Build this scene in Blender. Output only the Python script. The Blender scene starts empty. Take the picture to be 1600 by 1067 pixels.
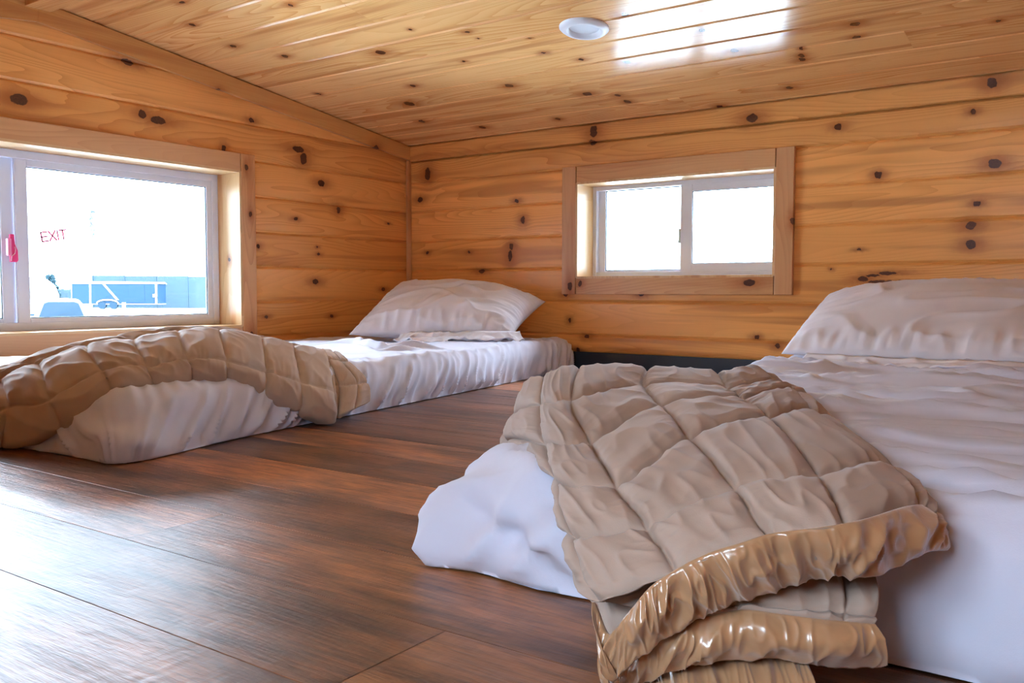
import bpy, bmesh, math
import numpy as np
from mathutils import Vector, Matrix

S = bpy.context.scene
COL = S.collection

# ------------------------------------------------------------------ camera, world, lights, exposure
cam_d = bpy.data.cameras.new('camera')
cam = bpy.data.objects.new('camera', cam_d)
COL.objects.link(cam)
CAM = Vector((2.75243, -3.06665, 0.314))
yaw, pitch, roll = -0.616086, -0.0566422, 0.00133915
Fw = Vector((math.sin(yaw)*math.cos(pitch), math.cos(yaw)*math.cos(pitch), math.sin(pitch)))
Rt = Fw.cross(Vector((0, 0, 1))).normalized()
Up = Rt.cross(Fw)
R2 = Rt*math.cos(roll) + Up*math.sin(roll)
U2 = -Rt*math.sin(roll) + Up*math.cos(roll)
M = Matrix((R2, U2, -Fw)).transposed().to_4x4()
M.translation = CAM
cam.matrix_world = M
cam_d.sensor_width = 36.0
cam_d.lens = 1387.8/1600*36.0
cam_d.clip_start = 0.02
cam_d.clip_end = 600
S.camera = cam

world = bpy.data.worlds.new('world')
S.world = world
world.use_nodes = True
bg = world.node_tree.nodes['Background']
bg.inputs['Color'].default_value = (0.70, 0.83, 1.0, 1)
# overcast-bright sky: stronger overhead than at the horizon
wn, wl = world.node_tree.nodes, world.node_tree.links
wt = wn.new('ShaderNodeTexCoord'); ws = wn.new('ShaderNodeSeparateXYZ'); wr_ = wn.new('ShaderNodeMapRange')
wl.new(wt.outputs['Generated'], ws.inputs[0]); wl.new(ws.outputs['Z'], wr_.inputs[0])
wr_.inputs[1].default_value = 0.0; wr_.inputs[2].default_value = 0.8
wr_.inputs[3].default_value = 5.5; wr_.inputs[4].default_value = 24.0
wl.new(wr_.outputs[0], bg.inputs['Strength'])


def portal(name, loc, rot, sx, sy):
    d = bpy.data.lights.new(name, 'AREA')
    d.shape = 'RECTANGLE'
    d.size, d.size_y = sx, sy
    d.cycles.is_portal = True
    o = bpy.data.objects.new(name, d)
    COL.objects.link(o)
    o.location = loc
    o.rotation_euler = rot
portal('window_1_daylight', (-0.17, -1.67, 0.47), (0, math.radians(-90), 0), 0.60, 1.46)
portal('window_2_daylight', (1.305, 0.17, 0.555), (math.radians(-90), 0, 0), 0.82, 0.40)
portal('window_3_daylight', (2.45, -3.51, 0.555), (math.radians(90), 0, 0), 0.66, 0.40)

S.view_settings.view_transform = 'Standard'
S.view_settings.look = 'None'
S.view_settings.gamma = 1.0
S.view_settings.use_curve_mapping = False
S.view_settings.exposure = 1.75
cy = S.cycles
cy.use_denoising = True
cy.max_bounces = 12
cy.diffuse_bounces = 8
cy.glossy_bounces = 4
cy.transparent_max_bounces = 12
cy.filter_width = 1.15
cy.sample_clamp_indirect = 8.0

# ------------------------------------------------------------------ numpy noise
_rs = np.random.RandomState(7)
_perm = _rs.permutation(256)
_perm = np.concatenate([_perm, _perm, _perm])
_grad = _rs.normal(size=(256, 3))
_grad /= np.linalg.norm(_grad, axis=1)[:, None]
def noise3(x, y, z):
    x, y, z = np.broadcast_arrays(np.asarray(x, float), np.asarray(y, float), np.asarray(z, float))
    xi, yi, zi = np.floor(x).astype(int), np.floor(y).astype(int), np.floor(z).astype(int)
    xf, yf, zf = x-xi, y-yi, z-zi
    f = lambda t: t*t*t*(t*(t*6-15)+10)
    u, v, w = f(xf), f(yf), f(zf)
    r = 0
    for i in (0, 1):
        for j in (0, 1):
            for k in (0, 1):
                h = _perm[(_perm[(_perm[(xi+i) & 255] + yi+j) & 255] + zi+k) & 255]
                g = _grad[h]
                d = g[..., 0]*(xf-i) + g[..., 1]*(yf-j) + g[..., 2]*(zf-k)
                r = r + d*(u if i else 1-u)*(v if j else 1-v)*(w if k else 1-w)
    return r*1.6
def ridge(n, p=1.0):
    return (1-np.minimum(1, np.abs(n)*2.2))**p
def sstep(a, b, x):
    t = np.clip((x-a)/(b-a), 0, 1)
    return t*t*(3-2*t)

# ------------------------------------------------------------------ object helpers
def tag(o, label=None, cat=None, group=None, kind=None):
    if label: o['label'] = label
    if cat: o['category'] = cat
    if group: o['group'] = group
    if kind: o['kind'] = kind
    return o
def empty(name, loc=(0, 0, 0), parent=None):
    o = bpy.data.objects.new(name, None)
    o.empty_display_size = 0.1
    COL.objects.link(o)
    o.location = loc
    if parent: o.parent = parent
    return o
def obj(name, verts, faces, mat, parent=None, smooth=False, bevel=0, recalc=True, attr=None):
    me = bpy.data.meshes.new(name)
    me.from_pydata([tuple(v) for v in verts], [], [tuple(f) for f in faces])
    if attr is not None:
        at = me.attributes.new('plank', 'FLOAT', 'FACE')
        at.data.foreach_set('value', attr)
    if recalc:
        b = bmesh.new(); b.from_mesh(me)
        bmesh.ops.recalc_face_normals(b, faces=b.faces[:])
        b.to_mesh(me); b.free()
    me.materials.append(mat)
    if smooth:
        me.polygons.foreach_set('use_smooth', [True]*len(me.polygons))
    o = bpy.data.objects.new(name, me)
    COL.objects.link(o)
    if parent:
        o.parent = parent
        o.location = tuple(-c for c in parent.location)
    if bevel:
        m = o.modifiers.new('bevel', 'BEVEL'); m.width = bevel; m.segments = 2; m.limit_method = 'ANGLE'
    return o
class MB:
    """collects shapes, mapped through f, and links them as one mesh object"""
    def __init__(s, f=lambda a, c, d: (a, c, d)):
        s.v, s.f, s.m, s.at = [], [], f, []
    def box(s, a0, a1, c0, c1, d0, d1, at=0.0):
        n = len(s.v)
        for a in (a0, a1):
            for c in (c0, c1):
                for d in (d0, d1):
                    s.v.append(s.m(a, c, d))
        for q in ((0, 1, 3, 2), (4, 6, 7, 5), (0, 4, 5, 1), (2, 3, 7, 6), (0, 2, 6, 4), (1, 5, 7, 3)):
            s.f.append([n+i for i in q]); s.at.append(at)
        return s
    def frame(s, a0, a1, c0, c1, w, d0, d1):
        wl, wr, wb, wt = w if isinstance(w, tuple) else (w,)*4
        s.box(a0, a0+wl, c0, c1, d0, d1); s.box(a1-wr, a1, c0, c1, d0, d1)
        s.box(a0+wl, a1-wr, c0, c0+wb, d0, d1); s.box(a0+wl, a1-wr, c1-wt, c1, d0, d1)
        return s
    def strip(s, a0, a1, prof, at=0.0, na=1):
        n = len(s.v); L = np.linspace(a0, a1, na+1); k = len(prof)
        for a in L:
            for c, d in prof: s.v.append(s.m(a, c, d))
        for i in range(na):
            for j in range(k-1):
                s.f.append([n+i*k+j, n+(i+1)*k+j, n+(i+1)*k+j+1, n+i*k+j+1]); s.at.append(at)
    def tube(s, pts, r, seg=10):
        pts = [Vector(s.m(*p)) for p in pts]; n = len(s.v)
        for i, p in enumerate(pts):
            t = (pts[min(i+1, len(pts)-1)]-pts[max(i-1, 0)]).normalized()
            x = t.cross(Vector((0, 0, 1)) if abs(t.z) < .9 else Vector((1, 0, 0))).normalized(); y = t.cross(x)
            rr = r[i] if isinstance(r, (list, tuple)) else r
            for k in range(seg):
                an = 2*math.pi*k/seg
                s.v.append(tuple(p+x*rr*math.cos(an)+y*rr*math.sin(an)))
        for i in range(len(pts)-1):
            for k in range(seg):
                s.f.append([n+i*seg+k, n+i*seg+(k+1) % seg, n+(i+1)*seg+(k+1) % seg, n+(i+1)*seg+k]); s.at.append(0)
        s.f.append([n+k for k in range(seg)]); s.at.append(0)
        s.f.append([n+(len(pts)-1)*seg+k for k in range(seg)]); s.at.append(0)
    def poly(s, pts, d0, d1):
        """prism: outline in (a, c), from depth d0 to d1"""
        n = len(s.v); k = len(pts)
        for d in (d0, d1):
            for a, c in pts: s.v.append(s.m(a, c, d))
        s.f.append([n+i for i in range(k)]); s.f.append([n+k+i for i in range(k)])
        for i in range(k): s.f.append([n+i, n+(i+1) % k, n+k+(i+1) % k, n+k+i])
        s.at += [0]*(k+2)
    def build(s, name, mat, parent=None, **kw):
        at = s.at if kw.pop('attr', False) else None
        return obj(name, s.v, s.f, mat, parent, attr=at, **kw)

# ------------------------------------------------------------------ node helper
class NT:
    def __init__(s, name):
        s.mat = bpy.data.materials.new(name); s.mat.use_nodes = True
        s.t = s.mat.node_tree; s.N = s.t.nodes; s.L = s.t.links
        s.bsdf = s.N['Principled BSDF']; s.out = s.N['Material Output']
    def set(s, sock, v):
        if isinstance(v, bpy.types.NodeSocket): s.L.new(v, sock)
        elif v is not None: sock.default_value = v
    def math(s, op, a, b=None, c=None, clamp=False):
        n = s.N.new('ShaderNodeMath'); n.operation = op; n.use_clamp = clamp
        s.set(n.inputs[0], a); s.set(n.inputs[1], b)
        if c is not None: s.set(n.inputs[2], c)
        return n.outputs[0]
    def sep(s, v):
        n = s.N.new('ShaderNodeSeparateXYZ'); s.L.new(v, n.inputs[0]); return n.outputs
    def comb(s, x, y, z):
        n = s.N.new('ShaderNodeCombineXYZ')
        for i, v in enumerate((x, y, z)): s.set(n.inputs[i], v)
        return n.outputs[0]
    def noise(s, vec, scale=1.0, detail=2.0, rough=.5, dist=0.0):
        n = s.N.new('ShaderNodeTexNoise'); s.L.new(vec, n.inputs['Vector'])
        n.inputs['Scale'].default_value = scale; n.inputs['Detail'].default_value = detail
        n.inputs['Roughness'].default_value = rough; n.inputs['Distortion'].default_value = dist
        return n.outputs['Fac']
    def mix(s, f, a, b, blend='MIX'):
        n = s.N.new('ShaderNodeMix'); n.data_type = 'RGBA'; n.blend_type = blend
        s.set(n.inputs[0], f); s.set(n.inputs[6], a); s.set(n.inputs[7], b)
        return n.outputs[2]
    def mrange(s, v, a, b, c=0.0, d=1.0, smooth=True):
        n = s.N.new('ShaderNodeMapRange')
        n.interpolation_type = 'SMOOTHSTEP' if smooth else 'LINEAR'
        s.set(n.inputs[0], v)
        for i, q in enumerate((a, b, c, d)): n.inputs[i+1].default_value = q
        return n.outputs[0]
    def obco(s):
        return s.N.new('ShaderNodeTexCoord').outputs['Object']
    def bump(s, h, strength, dist, normal=None):
        n = s.N.new('ShaderNodeBump'); n.inputs['Strength'].default_value = strength
        n.inputs['Distance'].default_value = dist; s.L.new(h, n.inputs['Height'])
        if normal: s.L.new(normal, n.inputs['Normal'])
        return n.outputs[0]
    def attr(s, name):
        n = s.N.new('ShaderNodeAttribute'); n.attribute_name = name; return n.outputs['Fac']
def rgb(r, g, b): return (r, g, b, 1)
def plain(name, col, rough=.5, spec=.5, metal=0.0, bump=0, bscale=200, var=0.0):
    m = NT(name); b = m.bsdf
    b.inputs['Roughness'].default_value = rough; b.inputs['Metallic'].default_value = metal
    b.inputs['Specular IOR Level'].default_value = spec
    co = m.obco()
    n = m.noise(co, 9.0, 3)
    c = m.mix(m.mrange(n, .3, .7), rgb(*[x*(1-var) for x in col]), rgb(*[min(1, x*(1+var)) for x in col]))
    m.L.new(c, b.inputs['Base Color'])
    if bump:
        m.L.new(m.bump(m.noise(co, bscale, 2), bump, .001), b.inputs['Normal'])
    return m.mat

# knot group: adds one knot's dark core, its halo and its pull on the grain
def knot_group():
    g = bpy.data.node_groups.new('knot', 'ShaderNodeTree')
    for nm in ('A', 'C', 'KA', 'KC', 'IRA', 'IRC', 'Core', 'Halo', 'Warp'):
        g.interface.new_socket(name=nm, in_out='INPUT', socket_type='NodeSocketFloat')
    for nm in ('Core', 'Halo', 'Warp'):
        g.interface.new_socket(name=nm, in_out='OUTPUT', socket_type='NodeSocketFloat')
    N, L = g.nodes, g.links
    i = N.new('NodeGroupInput').outputs; o = N.new('NodeGroupOutput').inputs
    def m(op, a, b=None, c=None):
        n = N.new('ShaderNodeMath'); n.operation = op
        for k, v in enumerate((a, b, c)):
            if v is None: continue
            if isinstance(v, bpy.types.NodeSocket): L.new(v, n.inputs[k])
            else: n.inputs[k].default_value = v
        return n.outputs[0]
    da = m('SUBTRACT', i[0], i[2]); dc = m('SUBTRACT', i[1], i[3])
    ua = m('MULTIPLY', da, i[4]); uc = m('MULTIPLY', dc, i[5])
    r2 = m('MULTIPLY_ADD', ua, ua, m('MULTIPLY', uc, uc))
    core = m('EXPONENT', m('MULTIPLY', m('MULTIPLY', r2, r2), -1.0))
    L.new(m('MAXIMUM', i[6], core), o[0])
    sa = m('MULTIPLY', ua, .24); sc = m('MULTIPLY', uc, .40)
    rr = m('MULTIPLY_ADD', sa, sa, m('MULTIPLY', sc, sc))
    halo = m('EXPONENT', m('MULTIPLY', rr, -1.0))
    L.new(m('MAXIMUM', i[7], halo), o[1])
    L.new(m('MULTIPLY_ADD', m('MULTIPLY', dc, halo), -.75, i[8]), o[2])
    return g
KNOT = knot_group()

def pine(name, ia, ic, sign=1.0, c0=0.0, w=0.133, knots=(), light=(.93, .48, .15), dark=(.66, .26, .055), rough=.33, streak=1.0, seed=0.0):
    """planed knotty pine; ia / ic pick the along and across axes of object space"""
    m = NT(name); co = m.sep(m.obco())
    A = co[ia]; Cc = m.math('MULTIPLY', co[ic], sign)
    rnd = m.attr('plank')
    bi = m.math('MULTIPLY', rnd, 37.0)
    core = halo = warp = None
    vals = [0.0, 0.0, 0.0]
    kx = m.noise(m.comb(A, Cc, seed), 55.0, 2)
    kA = m.math('MULTIPLY_ADD', m.math('SUBTRACT', kx, .5), .016, A)
    ky = m.noise(m.comb(Cc, A, seed), 48.0, 2)
    kC = m.math('MULTIPLY_ADD', m.math('SUBTRACT', ky, .5), .014, Cc)
    for ka, kc, ra, rc in knots:
        n = m.N.new('ShaderNodeGroup'); n.node_tree = KNOT
        m.set(n.inputs[0], kA); m.set(n.inputs[1], kC)
        n.inputs[2].default_value = ka; n.inputs[3].default_value = kc
        n.inputs[4].default_value = 1/(ra*1.02); n.inputs[5].default_value = 1/(rc*1.02)
        for k in range(3): m.set(n.inputs[6+k], vals[k])
        vals = [n.outputs[0], n.outputs[1], n.outputs[2]]
    core, halo, warp = vals
    Cw = m.math('ADD', Cc, warp)
    # cathedral figure: contours of a low, stretched noise, per board
    v1 = m.comb(m.math('MULTIPLY', A, .75), m.math('MULTIPLY', Cw, 8.0), m.math('ADD', bi, seed))
    low = m.noise(v1, 1.0, 1.5, .4)
    ph = m.math('MULTIPLY', low, 26.0)
    rings = m.math('FRACT', ph)
    rings = m.math('POWER', rings, 2.2)
    hard = m.mrange(m.noise(m.comb(m.math('MULTIPLY', A, .7), m.math('MULTIPLY', Cc, 5.0), m.math('ADD', bi, seed+9.0)), 1.0, 1), .38, .62)
    rings = m.math('MULTIPLY', rings, m.math('MULTIPLY_ADD', hard, .55, .25))
    v2 = m.comb(m.math('MULTIPLY', A, 4.0), m.math('MULTIPLY', Cw, 260.0), bi)
    fine = m.noise(v2, 1.0, 2.5, .6)
    v3 = m.comb(m.math('MULTIPLY', A, .9), m.math('MULTIPLY', Cw, 16.0), m.math('ADD', bi, seed+3.0))
    st = m.mrange(m.noise(v3, 1.0, 2, .55), .53, .68)
    g = m.math('MULTIPLY_ADD', fine, .24, m.math('MULTIPLY', rings, .74))
    col = m.mix(g, rgb(*light), rgb(*dark))
    tint = m.mix(rnd, rgb(.90, .86, .80), rgb(1.10, 1.10, 1.10))
    col = m.mix(1.0, col, tint, 'MULTIPLY')
    col = m.mix(m.math('MULTIPLY', st, .60*streak), col, rgb(.50, .18, .045))
    if knots:
        col = m.mix(m.math('MULTIPLY', m.math('POWER', halo, 1.6), .90), col, rgb(.40, .12, .028))
        kn = m.noise(m.comb(A, Cc, 0.0), 190.0, 2)
        kc_ = m.mix(kn, rgb(.035, .010, .008), rgb(.16, .05, .02))
        col = m.mix(m.mrange(core, .30, .55), col, kc_)
    m.L.new(col, m.bsdf.inputs['Base Color'])
    m.bsdf.inputs['Roughness'].default_value = rough
    m.bsdf.inputs['Specular IOR Level'].default_value = .5
    h = m.math('MULTIPLY_ADD', fine, .5, m.math('MULTIPLY', rings, -.4))
    m.L.new(m.bump(h, .25, .0012), m.bsdf.inputs['Normal'])
    return m.mat
# ------------------------------------------------------------------ knots measured on each surface: (along, across, half length, half height)
KB= [(0.115, 0.838, 0.015, 0.028), (0.072, 0.727, 0.016, 0.012), (0.603, 0.691, 0.01, 0.008), (0.636, 0.609, 0.01, 0.016), (0.571, 0.462, 0.01, 0.024), (0.577, 0.502, 0.01, 0.013), (0.113, 0.486, 0.008, 0.006), (0.351, 0.483, 0.007, 0.005), (0.418, 0.399, 0.017, 0.008), (0.977, 0.939, 0.017, 0.023), (0.969, 0.897, 0.014, 0.01), (1.616, 0.921, 0.02, 0.016), (1.91, 0.861, 0.012, 0.01), (2.311, 0.866, 0.008, 0.008), (2.362, 0.944, 0.014, 0.017), (2.039, 0.693, 0.01, 0.012), (2.374, 0.703, 0.017, 0.015), (2.331, 0.584, 0.01, 0.008), (2.315, 0.519, 0.014, 0.014), (2.317, 0.46, 0.014, 0.014), (1.985, 0.452, 0.008, 0.004), (1.895, 0.388, 0.004, 0.004), (1.188, 0.304, 0.013, 0.009), (0.848, 0.303, 0.012, 0.01), (1.717, 0.123, 0.009, 0.009), (1.643, 0.152, 0.009, 0.007), (0.867, 0.197, 0.006, 0.01), (0.948, 0.133, 0.012, 0.008), (0.904, 0.077, 0.009, 0.008)]
KL= [(-0.53, 0.754, 0.018, 0.013), (-0.667, 0.599, 0.01, 0.007), (-0.435, 0.652, 0.011, 0.014), (-0.134, 0.615, 0.007, 0.004), (-0.554, 0.492, 0.005, 0.004), (-0.548, 0.464, 0.007, 0.005), (-0.854, 0.483, 0.009, 0.008), (-0.567, 0.352, 0.016, 0.011), (-0.169, 0.321, 0.012, 0.008), (-0.819, 0.214, 0.009, 0.006), (-0.481, 0.209, 0.009, 0.006), (-1.0, 0.832, 0.008, 0.014), (-0.875, 0.953, 0.012, 0.009), (-1.371, 1.066, 0.023, 0.011), (-1.725, 0.883, 0.025, 0.017), (-1.324, 0.905, 0.014, 0.015), (-1.265, 0.893, 0.029, 0.013), (-0.649, 0.875, 0.029, 0.012), (-0.623, 0.841, 0.016, 0.023)]
KC= [(0.422, -1.454, 0.011, 0.008), (0.714, -1.298, 0.007, 0.009), (0.3, -1.335, 0.01, 0.01), (0.272, -1.162, 0.011, 0.011), (0.366, -1.024, 0.011, 0.012), (0.701, -0.914, 0.016, 0.017), (0.169, -0.697, 0.007, 0.011), (0.922, -1.015, 0.004, 0.007), (1.071, -0.927, 0.009, 0.008), (1.072, -0.874, 0.004, 0.004), (1.217, -0.809, 0.004, 0.004), (0.91, -0.739, 0.006, 0.007), (1.192, -0.694, 0.009, 0.009), (1.273, -0.6, 0.008, 0.009), (0.914, -0.488, 0.015, 0.016), (0.43, -0.473, 0.019, 0.024), (0.584, -0.624, 0.011, 0.011), (1.126, -0.309, 0.017, 0.018), (1.218, -0.257, 0.01, 0.012), (1.218, -0.183, 0.011, 0.019), (0.871, -0.101, 0.009, 0.014), (0.515, -0.119, 0.013, 0.015), (0.324, -0.274, 0.013, 0.014), (1.557, -0.837, 0.011, 0.015), (1.706, -0.655, 0.01, 0.012), (1.397, -0.523, 0.011, 0.015), (1.734, -0.478, 0.012, 0.014), (1.499, -0.011, 0.012, 0.02), (1.781, -0.111, 0.011, 0.012), (2.092, -0.523, 0.014, 0.012), (2.075, -0.435, 0.011, 0.009), (1.897, -0.363, 0.008, 0.015), (1.89, -0.333, 0.01, 0.015), (1.913, -0.415, 0.005, 0.009), (2.42, -0.395, 0.006, 0.008)]

KB += [(2.0, .356, .016, .008), (2.045, .346, .03, .005), (2.095, .347, .03, .0035), (2.03, .366, .02, .005), (2.075, .374, .028, .005)]
KW3 = [(.4, .5, .012, .01), (1.1, .9, .01, .01), (2.0, .30, .014, .012), (2.4, .6, .01, .008)]
PINE_BACK = pine('pine_back_wall', 0, 2, knots=KB, seed=1.0)
PINE_LEFT = pine('pine_left_wall', 1, 2, knots=KL, seed=5.0)
PINE_CEIL = pine('pine_ceiling', 0, 1, knots=KC, seed=11.0, light=(.92, .58, .25), rough=.22)
PINE_X = pine('pine_plain_x', 0, 2, knots=KW3, seed=17.0)
PINE_Y = pine('pine_plain_y', 1, 2, knots=KW3, seed=21.0)
TRIM_RAKE = pine('pine_rake_trim', 1, 2, knots=[(-1.03, 1.03, .010, .010), (-.225, .93, .014, .017)], seed=31.0, light=(.80, .45, .16))
TRIM_V = pine('pine_casing_upright', 2, 1, knots=[(.772, -.915, .011, .008), (.60, -.90, .010, .008), (.145, -.905, .018, .010)], seed=33.0, light=(.80, .46, .22), dark=(.60, .29, .11))
TRIM_VX = pine('pine_casing_upright_back', 2, 0, knots=[(.334, .878, .016, .012), (.556, 1.768, .012, .009)], seed=37.0, light=(.76, .44, .22), dark=(.56, .27, .11))
TRIM_HX = pine('pine_casing_level_back', 0, 2, knots=[(1.62, .344, .022, .012), (.925, .345, .008, .012)], seed=41.0, light=(.78, .46, .22), dark=(.58, .28, .11))
TRIM_HY = pine('pine_casing_level_left', 1, 2, knots=[(-1.6, .86, .01, .01)], seed=43.0, light=(.78, .47, .24), dark=(.62, .32, .14))
JAMB = pine('pine_jamb', 2, 0, knots=[(.43, -.05, .008, .008)], seed=47.0, light=(.84, .60, .33), dark=(.62, .36, .16))

def floor_mat():
    m = NT('dark_plank_floor'); co = m.sep(m.obco()); X, Y = co[0], co[1]
    r = m.attr('plank'); s = m.math('MULTIPLY', r, 53.0)
    base = m.noise(m.comb(m.math('MULTIPLY', X, 3.2), m.math('MULTIPLY', Y, 16.0), s), 1.0, 4, .65)
    fine = m.noise(m.comb(m.math('MULTIPLY', X, 16.0), m.math('MULTIPLY', Y, 150.0), s), 1.0, 3, .65)
    saw = m.noise(m.comb(m.math('MULTIPLY', X, 120.0), m.math('MULTIPLY', Y, 26.0), s), 1.0, 1, .5)
    low = m.noise(m.comb(m.math('MULTIPLY', X, 1.2), m.math('MULTIPLY', Y, 12.0), m.math('ADD', s, 4.0)), 1.0, 1)
    rings = m.math('FRACT', m.math('MULTIPLY', low, 22.0))
    c = m.mix(m.mrange(base, .33, .68), rgb(.075, .026, .010), rgb(.40, .150, .048))
    c = m.mix(m.math('MULTIPLY', m.mrange(fine, .40, .75), .55), c, rgb(.030, .014, .010))
    c = m.mix(m.math('MULTIPLY', rings, .22), c, rgb(.035, .016, .010))
    c = m.mix(1.0, c, m.mix(r, rgb(.50, .47, .46), rgb(1.75, 1.75, 1.75)), 'MULTIPLY')
    m.L.new(c, m.bsdf.inputs['Base Color'])
    rg = m.math('MULTIPLY_ADD', fine, .14, .33)
    m.L.new(rg, m.bsdf.inputs['Roughness'])
    m.bsdf.inputs['Specular IOR Level'].default_value = .6
    m.bsdf.inputs['Coat Weight'].default_value = .25
    m.bsdf.inputs['Coat Roughness'].default_value = .40
    h = m.math('MULTIPLY_ADD', rings, .35, m.math('MULTIPLY_ADD', saw, .35, fine))
    big = m.noise(m.comb(m.math('MULTIPLY', X, 14.0), m.math('MULTIPLY', Y, 30.0), s), 1.0, 2)
    h = m.math('MULTIPLY_ADD', big, 1.0, h)
    m.L.new(m.bump(h, .5, .0022), m.bsdf.inputs['Normal'])
    return m.mat
FLOOR = floor_mat()
DARK = plain('charcoal_wall_paint', (.030, .042, .060), .42, .5, bump=.2, bscale=120)
VINYL = plain('white_vinyl', (.68, .72, .82), .32, .5)
GASKET = plain('grey_gasket', (.12, .20, .25), .5)
PINK = plain('pink_plastic', (.80, .055, .22), .35, .5)
LIGHTW = plain('white_enamel', (.78, .82, .86), .4)
LENS = plain('frosted_lens', (.72, .77, .82), .55)
def glass_mat():
    m = NT('window_glass'); m.N.remove(m.bsdf)
    t = m.N.new('ShaderNodeBsdfTransparent'); t.inputs[0].default_value = (.93, .96, .97, 1)
    g = m.N.new('ShaderNodeBsdfGlossy'); g.inputs['Roughness'].default_value = .02
    f = m.N.new('ShaderNodeFresnel'); f.inputs[0].default_value = 1.45
    x = m.N.new('ShaderNodeMixShader')
    m.L.new(f.outputs[0], x.inputs[0]); m.L.new(t.outputs[0], x.inputs[1]); m.L.new(g.outputs[0], x.inputs[2])
    m.L.new(x.outputs[0], m.out.inputs[0])
    return m.mat
GLASS = glass_mat()

# ------------------------------------------------------------------ the room
DEEP = 3.34            # y from the back wall to the front wall
WIDE = 3.70            # x from the left wall to the right wall
EAVE, PITCH, RIDGE_Y = .971, .1296, -1.67
def ceil_z(y): return EAVE + PITCH*(RIDGE_Y*-1 - abs(y-RIDGE_Y))
rnd = np.random.RandomState(3)

def boards(mb, a0, a1, holes, joints, convex=.0026, groove=.006, half=.008, lengths=None):
    """tongue-and-groove boards; joints = rising across-coordinates; holes = (a0,a1,c0,c1)"""
    for k in range(len(joints)-1):
        j0, j1 = joints[k], joints[k+1]
        def depth(c):
            e = min(c-j0, j1-c)
            if e < half: return -.0026-groove*(1-e/half)**1.5 if convex > .001 else -groove*(1-e/half)
            t = (c-j0)/(j1-j0)*2-1
            return -convex*t*t
        cs = [j0, j0+half*.4, j0+half, j0+half*1.6] + list(np.linspace(j0+half*2.6, j1-half*2.6, 5)) + [j1-half*1.6, j1-half, j1-half*.5, j1]
        cuts = [a0, a1]
        if lengths:
            for q in lengths(k): 
                if a0 < q < a1: cuts.append(q)
        cuts.sort()
        for s0, s1 in zip(cuts[:-1], cuts[1:]):
            at = rnd.rand()
            g0 = .0006 if s0 > a0 else 0; g1 = .0006 if s1 < a1 else 0
            segs = [(s0+g0, s1-g1, j0, j1)]
            for h0, h1, hc0, hc1 in holes:
                new = []
                for p0, p1, q0, q1 in segs:
                    if h1 <= p0 or h0 >= p1 or hc1 <= q0 or hc0 >= q1: new.append((p0, p1, q0, q1)); continue
                    if p0 < h0: new.append((p0, h0, q0, q1))
                    if p1 > h1: new.append((h1, p1, q0, q1))
                    m0, m1 = max(p0, h0), min(p1, h1)
                    if q0 < hc0: new.append((m0, m1, q0, hc0))
                    if q1 > hc1: new.append((m0, m1, hc1, q1))
                segs = new
            for p0, p1, q0, q1 in segs:
                if p1-p0 < .002 or q1-q0 < .001: continue
                cc = sorted(set([q0, q1] + [c for c in cs if q0 < c < q1]))
                mb.strip(p0, p1, [(c, depth(c)) for c in cc], at)
def slab(mb, a0, a1, c0, c1, d0, d1, holes):
    if not holes: mb.box(a0, a1, c0, c1, d0, d1); return
    h0, h1, k0, k1 = holes[0]
    mb.box(a0, h0, c0, c1, d0, d1); mb.box(h1, a1, c0, c1, d0, d1)
    mb.box(h0, h1, c0, k0, d0, d1); mb.box(h0, h1, k1, c1, d0, d1)

J = [.405 + .133*k for k in range(-3, 8)]
J[0] = .071
m_back = lambda a, c, d: (a, -d, c)
m_left = lambda a, c, d: (d, a, c)
m_front = lambda a, c, d: (a, -DEEP+d, c)
m_right = lambda a, c, d: (WIDE-d, a, c)
TH = .135
HB = (.905, 1.705, .368, .742)          # back window rough opening (x0, x1, z0, z1)
HF = (2.15, 2.75, .372, .742)           # front wall window, behind the camera
HL = (-2.395, -.942, .182, .755)        # left window rough opening (y0, y1, z0, z1)

# back wall
mb = MB(m_back)
boards(mb, 0, WIDE, [HB], [j for j in J if j < .90]+[.9])
mb.strip(0, WIDE, [(.900, .0), (.903, .007), (.935, .0075), (.9665, .007), (.9668, -.012), (.976, -.012)], .3)
slab(mb, -.02, WIDE+.02, .0, EAVE+.02, -TH, -.013, [HB])
o = mb.build('wall_back', PINE_BACK, attr=True, recalc=False); tag(o, kind='structure')
mb = MB(m_back); mb.box(0, WIDE, 0, .0705, -.008, -.001)
tag(mb.build('trim_1', DARK), 'flat charcoal painted band under the lowest pine board', kind='structure')
# left wall
mb = MB(m_left)
boards(mb, -DEEP, 0, [HL], [.006] + [j for j in J if j > .1])
slab(mb, -DEEP-.02, .02, 0, 1.2, -TH, -.009, [HL])
tag(mb.build('wall_left', PINE_LEFT, attr=True, recalc=False), kind='structure')
# front wall, behind the camera
mb = MB(m_front)
boards(mb, 0, WIDE, [HF], [.006] + [j for j in J if j > .1])
slab(mb, -.02, WIDE+.02, 0, EAVE+.02, -TH, -.009, [HF])
tag(mb.build('wall_front', PINE_X, attr=True, recalc=False), kind='structure')
# right wall
mb = MB(m_right)
boards(mb, -DEEP, 0, [], [.006] + [j for j in J if j > .1])
slab(mb, -DEEP-.02, .02, 0, 1.2, -TH, -.009, [])
tag(mb.build('wall_right', PINE_Y, attr=True, recalc=False), kind='structure')

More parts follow.
